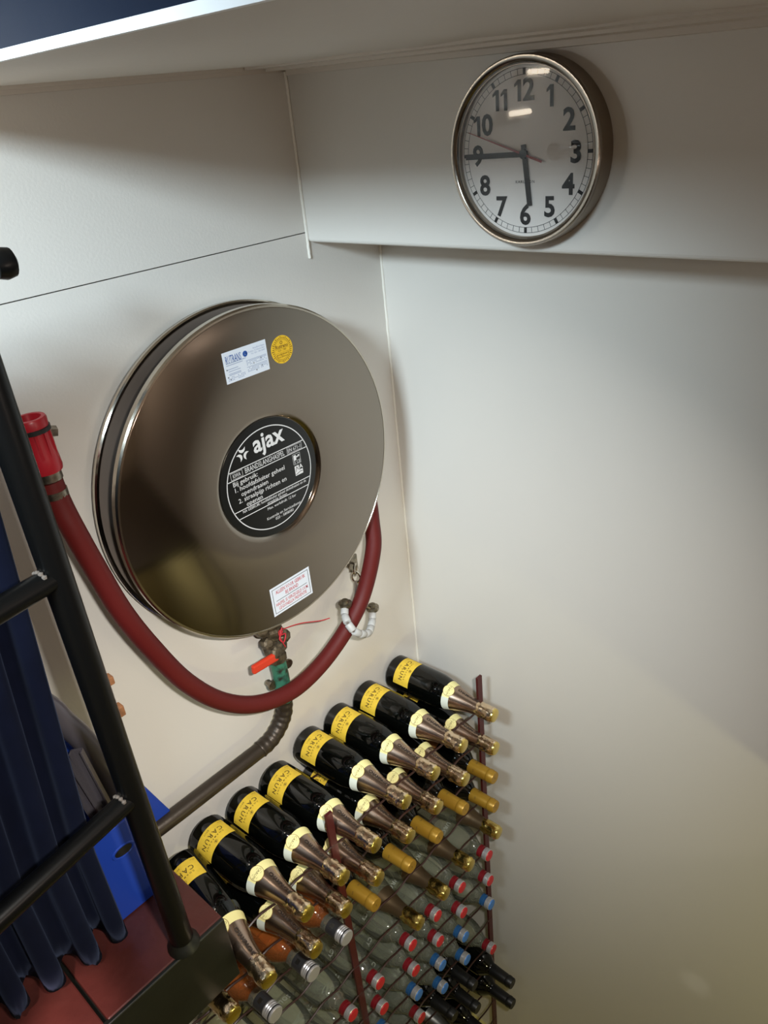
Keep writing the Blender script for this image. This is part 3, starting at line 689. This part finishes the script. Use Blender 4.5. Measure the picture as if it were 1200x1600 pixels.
def smoothprof(P, n=4):
    Q = catmull([Vector((s, r, 0)) for s, r in P], n); return [(q.x, max(q.y, 0)) for q in Q]
def crumple(prof, n, amp, seed):
    rnd = random.Random(seed); v, f = lathe(prof, n)
    for p in v:
        k = 1+rnd.uniform(-amp, amp); p.x *= k; p.y *= k; p.z += rnd.uniform(-.0012, .0012)
    return v, f
def root(name): return bpy.data.objects.new(name, None)

def champagne(kind):
    t = thing('champagne_bottle', '', 'bottle')
    glassm = {'black': M['black_glass'], 'clear': M['clear_champ'], 'silver': M['black_glass']}[kind]
    body = smoothprof([(.014, 0), (.006, .026), (0, .036), (.005, .0415), (.012, .0425), (.07, .0425), (.125, .0422), (.150, .0395), (.172, .0335), (.195, .0265), (.215, .0212), (.235, .0175), (.252, .0158), (.268, .0150)])
    obj('glass_body', *lathe(body, 32), glassm, t, True, auto=60)
    bf = interp(body)
    if kind == 'black':
        n = 22; lv_ = []; lf = []; a0, a1 = LC-.98, LC+.98
        for j, s in enumerate((.029, .044, .060, .075)):
            for i in range(n+1):
                a = a0+(a1-a0)*i/n; lv_.append(Vector((.0429*math.cos(a), .0429*math.sin(a), s)))
        for j in range(3):
            for i in range(n): a = j*(n+1)+i; lf.append([a, a+1, a+n+2, a+n+1])
        lb = obj('label', lv_, lf, M['label'], t, True)
        mb = MB().add(*wrap(text('CARUN', .0140, .015, 1.35), .0429, LC, .0445))
        mb.add(*wrap(text('CHAMPAGNE', .0052, .01, 1.9), .0429, LC, .0575)); mb.add(*wrap(text('BRUT', .0048, .0, 1.2), .0429, LC, .0345))
        mb.add(*wrap(text('750 ml', .0035), .0429, a0+.18, .0335)); mb.add(*wrap(text('12%', .0035), .0429, a1-.14, .0335))
        obj('lettering', mb.v, mb.f, M['label_ink'], lb)
        mb = MB().add(*wrap(ring2(.0030, .0036, 16), .0429, LC, .0675)).add(*wrap(rect2(-.0014, -.0016, .0014, .0016), .0429, LC, .0675))
        obj('emblem', mb.v, mb.f, M['label_ink'], lb)
    if kind == 'clear':
        fo = [(.186, .0172+.0125), (.20, .0262), (.222, .0205), (.240, .0178), (.258, .0165)]
        foil_m, cr_m = M['brown_foil'], M['gold']
    elif kind == 'silver':
        fo = [(.180, .0318), (.20, .0262), (.222, .0208), (.240, .0180), (.258, .0168)]; foil_m, cr_m = M['silver_foil'], M['silver_foil']
    else:
        fo = [(.186, .0302), (.20, .0262), (.222, .0208), (.240, .0180), (.258, .0168)]; foil_m, cr_m = M['foil'], M['crumple']
    fo = smoothprof(fo, 3); ff = interp(fo)
    fo_ = obj('foil', *lathe(fo, 28), foil_m, t, True, auto=80)
    hd = [(.252, .0168), (.258, .0182), (.263, .0190), (.268, .0178), (.274, .0172), (.280, .0180), (.286, .0182), (.292, .0178), (.297, .0158)]
    obj('foil_head', *crumple(hd, 22, .055, 5), cr_m, t, True, auto=25)
    obj('foil_top', *lathe([(.295, .0165), (.299, .0155), (.3005, .0120), (.3008, 0)], 22), M['silver_foil'] if kind == 'silver' else M['gold'], t, True)
    if kind == 'black':
        bd = [(.170, bf(.170)+.0007), (.178, bf(.178)+.0008), (.187, bf(.187)+.0012)]
        v_, f_ = lathe(bd, 30, LC-2.6, LC+.55)
        cb = obj('neck_band', v_, f_, M['cream_band'], t, True)
        v_, f_ = lathe(bd, 14, LC+.55, LC-2.6+2*math.pi)
        obj('neck_band', v_, f_, M['white_band'], t, True)['label'] = 'white end of the neck band'
        # round seal
        rs, ss = bf(.184)+.0016, .181
        sv = [Vector((0, 0, 0))]+[Vector((math.cos(2*math.pi*k/24)*.0125, math.sin(2*math.pi*k/24)*.0125, 0)) for k in range(24)]
        def onneck(p, dr): 
            s = ss+p.y; r = bf(min(max(s, 0), .25))+dr; a = LC+p.x/.031; return Vector((r*math.cos(a), r*math.sin(a), s))
        se = obj('seal', [onneck(p, .0019) for p in sv]+[onneck(p*1.08, .0014) for p in sv], [[0, k, k % 24+1] for k in range(1, 25)]+[[25, 25+k, 25+k % 24+1] for k in range(1, 25)], [M['cream_band'], M['brown_ink']], t, True)
        for i, pg in enumerate(se.data.polygons): pg.material_index = 0 if i < 24 else 1
        mb = MB()
        for it in (shift(text('CARUN', .0062, .0, 1.1), 0, -.0022), shift(rect2(-.008, .0045, .008, .0049), 0, 0), shift(rect2(-.008, -.0052, .008, -.0048), 0, 0)):
            mb.add([onneck(p, .0024) for p in it[0]], it[1])
        obj('lettering', mb.v, mb.f, M['label_ink'], se)
        v_, f_ = wrapf(text('CHAMPAGNE', .0095, .02, 1.0, 'LEFT'), ff, LC-.45, .1965, .0009)
        obj('lettering', v_, f_, M['foil_ink'], fo_)
    return t
def wine(kind):
    t = thing('wine_bottle', '', 'bottle')
    body = smoothprof([(.010, 0), (.005, .02), (0, .031), (.004, .0365), (.01, .0375), (.10, .0375), (.178, .0372), (.195, .0345), (.208, .0265), (.218, .0190), (.230, .0158), (.25, .0148), (.27, .0144)])
    obj('glass_body', *lathe(body, 28), M['black_glass'], t, True, auto=60)
    cp = [(.222, .0178), (.224, .0180), (.245, .0168), (.270, .0160), (.2715, .0156), (.2735, .0156), (.275, .0166), (.282, .0168), (.284, .0158), (.290, .0158), (.2925, .0145), (.2925, 0)]
    o = obj('capsule', *lathe(cp, 26), M['capsule'] if kind == 'gold' else M['matt_black'], t, True, auto=30)
    if kind == 'gold':
        n = 14; lv_ = []; lf = []
        for s_ in (.055, .095, .135):
            for i in range(n+1): a = LC-1.0+2.0*i/n; lv_.append(Vector((.0379*math.cos(a), .0379*math.sin(a), s_)))
        for j in range(2):
            for i in range(n): a = j*(n+1)+i; lf.append([a, a+1, a+n+2, a+n+1])
        obj('label', lv_, lf, M['tan_label'], t, True)
        mb = MB()
        for k, a in enumerate((-.5, .7)): 
            v_, f_ = wrapf(text('S', .009, .0), interp(cp), LC+a, .240); mb.add(v_, f_)
        mb.add([Vector((p.x-.0, p.y-.003, .2927)) for p in text('S', .008, .02)[0]], text('S', .008, .02)[1])
        obj('emblem', mb.v, mb.f, M['label_ink'], o)
    return t
def water(colr):
    t = thing('water_bottle', '', 'bottle')
    body = smoothprof([(.010, 0), (.005, .02), (0, .030), (.004, .0375), (.012, .039), (.08, .039), (.150, .039), (.178, .0375), (.198, .0315), (.214, .0225), (.226, .0165), (.234, .0148)])
    obj('glass_body', *lathe(body, 28), M['clear'], t, True, auto=60)
    obj('glass_lip', *lathe([(.230, .0140), (.231, .0165), (.235, .0165), (.236, .0150)], 20), M['clear'], t, True)
    obj('tamper_band', *lathe([(.235, .0150), (.2355, .0160), (.2435, .0160), (.244, .0145), (.2455, .0128), (.251, .0128)], 22), M[colr+'_band'], t, True)
    cp = []
    for k in range(4): cp += [(.2505+.0034*k, .0146), (.2513+.0034*k, .0160), (.2534+.0034*k, .0160)]
    cp += [(.2645, .0148), (.2652, .0135)]
    c = obj('cap', *lathe(cp, 24), M['silver'], t, True, auto=20)
    obj('cap_top', *lathe([(.2648, .0146), (.2672, .0138), (.2678, .009), (.2678, 0)], 22), M[colr+'_cap'], c, True)
    v_, f_ = wrap(text('SOURCY', .015, .015, 1.15), .039, LC-.25, .135, .0006)
    obj('lettering', v_, f_, M['etched_ink'], t)
    return t
def rose():
    t = thing('rose_bottle', '', 'bottle')
    body = smoothprof([(.010, 0), (.005, .02), (0, .030), (.004, .0365), (.01, .0375), (.10, .0375), (.165, .0375), (.190, .0345), (.208, .0255), (.220, .0180), (.228, .0155)])
    obj('glass_body', *lathe(body, 28), M['rose'], t, True, auto=60)
    obj('glass_neck', *lathe([(.228, .0150), (.229, .0170), (.241, .0172), (.242, .0155)], 22), M['clear'], t, True)
    cp = [(.242, .0158), (.2425, .0164), (.268, .0164)]
    c = obj('capsule', *lathe(cp, 24), M['black_cap'], t, True, auto=30)
    tp = []
    for k in range(4): tp += [(.268+.005*k, .0158), (.2695+.005*k, .0167), (.2715+.005*k, .0167)]
    tp += [(.289, .0160), (.290, .0148), (.290, 0)]
    cc = obj('cap', *lathe(tp, 24), M['silver'], t, True, auto=20)
    obj('emblem', *wrap(MB().add(*rect2(-.0045, .0, .0045, .008)).add([Vector((-.0045, 0, 0)), Vector((.0045, 0, 0)), Vector((0, -.004, 0))], [[0, 2, 1]]).__dict__.values() and (rect2(-.0045, -.002, .0045, .007)), .0164, LC, .252), M['silver_foil'], c)
    obj('cap_band', *lathe([(.283, .0166), (.2835, .0169), (.286, .0169), (.2865, .0166)], 24), M['black_cap'], cc, True)
    n = 18; lv_ = []; lf = []; a0, a1 = LC-1.2, LC+1.2
    for s in (.045, .085, .125):
        for i in range(n+1): a = a0+(a1-a0)*i/n; lv_.append(Vector((.0379*math.cos(a), .0379*math.sin(a), s)))
    for j in range(2):
        for i in range(n): a = j*(n+1)+i; lf.append([a, a+1, a+n+2, a+n+1])
    lb = obj('label', lv_, lf, M['paper'], t, True)
    mb = MB()
    for k in range(5): mb.add(*wrap(rect2(-.02+.003*(k % 2), -.0006, .018-.004*(k % 3), .0006), .0379, LC, .06+.01*k))
    obj('print', mb.v, mb.f, M['grey_ink'], lb)
    return t

def copytree(o, parent=None):
    c = o.copy(); COL.objects.link(c)
    if parent: c.parent = parent
    for ch in o.children: copytree(ch, c)
    return c
PROTO = {}
MAKE = dict(champ=lambda: champagne('black'), clearchamp=lambda: champagne('clear'), silverchamp=lambda: champagne('silver'), wine=lambda: wine('gold'), blackwine=lambda: wine('black'), red=lambda: water('red'), blue=lambda: water('blue'), rose=rose)
GROUP = dict(champ='champagne bottles with yellow labels', clearchamp='clear sparkling wine bottles', silverchamp='silver necked bottles', wine='wine bottles with ochre capsules', blackwine='wine bottles with black capsules', red='water bottles with red caps', blue='water bottles with blue caps', rose='rose bottles with black screw caps')
DESC = dict(champ='black champagne bottle with yellow label', clearchamp='clear sparkling wine bottle with gold foil', silverchamp='black bottle with silver foil neck', wine='dark wine bottle with ochre capsule', blackwine='dark wine bottle with matt black capsule', red='clear water bottle with red cap', blue='clear water bottle with blue cap', rose='rose wine bottle with black cap')
ROWN = {1: 'in the top row', 2: 'in the second row', 3: 'in the third row', 4: 'in the fourth row', 5: 'in the fifth row', 6: 'in the sixth row', 7: 'in the seventh row', 8: 'in the eighth row', 9: 'in the ninth row', 10: 'in the tenth row', 11: 'in the eleventh row', 12: 'in the twelfth row', 13: 'in the thirteenth row'}
COLN = {1: 'next to the right wall', 2: 'second from the right wall', 3: 'third from the right wall', 4: 'fourth from the right wall', 5: 'just right of the middle post', 6: 'just left of the middle post', 7: 'second left of middle post', 8: 'third left of middle post', 9: 'fourth left of middle post'}
def place(kind, c, r, pull=0.0, dx=0.0, dz=0.0, dxt=0.0, dzt=0.03):
    """c column from the right, r row from the top, pull = how far it sits out from the wall (units)"""
    if kind not in PROTO: PROTO[kind] = o = MAKE[kind]()
    else: o = copytree(PROTO[kind])
    o['label'] = DESC[kind]+' '+ROWN[r]+', '+COLN[c]; o['group'] = GROUP[kind]
    base = W(CX_[c-1]+dx-.02, -.03-pull, ROW(r)+dz); tip = base+Vector((dxt*U+.006, -.30, dzt*U))
    d = (tip-base).normalized(); up = Vector((0, 0, 1)); xx = up.cross(d).normalized(); yy = d.cross(xx)
    m = Matrix((xx, yy, d)).transposed()
    # local x -> world +x, local y -> up, local z -> out of the wall
    q = m.to_quaternion() @ Quaternion((0, 0, 1), random.uniform(-.12, .12))
    o.rotation_mode = 'QUATERNION'; o.rotation_quaternion = q; o.location = base
random.seed(11)
pulls1 = [.0, .0, .0, .0, .07, .07, .07, .17]
for c in range(1, 9): place('champ', c, 1, pulls1[c-1], dz=.01 if c < 8 else .04, dx=0 if c < 8 else .05, dxt=0 if c < 8 else -.12, dzt=.03 if c < 8 else -.05)
for c in range(1, 8): place('champ', c, 2, [.0, .0, .0, .0, .05, .04, .08][c-1])
place('champ', 9, 2, .0, dx=.05, dz=.03)
for c in range(1, 6): place('wine', c, 3, .0)
for c in (6, 7, 8): place('rose', c, 3, .02)
place('wine', 1, 4)
for c in range(1, 5): place('clearchamp', c, 5, dz=.03)
for c in range(1, 9): place('red', c, 6)
for c in range(1, 8): place('red', c, 7)
for c in range(1, 6): place('blue', c, 8)
place('blue', 2, 9); place('blue', 3, 9); place('red', 4, 9); place('red', 5, 9)
place('red', 1, 10); place('blackwine', 2, 10, -.02); place('blackwine', 3, 10); place('red', 4, 10)
place('blackwine', 1, 11, .12); place('silverchamp', 3, 11, .05); place('blackwine', 4, 11); place('blackwine', 2, 11)
place('blackwine', 1, 12, .12); place('blackwine', 2, 12, .12); place('blackwine', 3, 12)
bpy.context.view_layer.update()
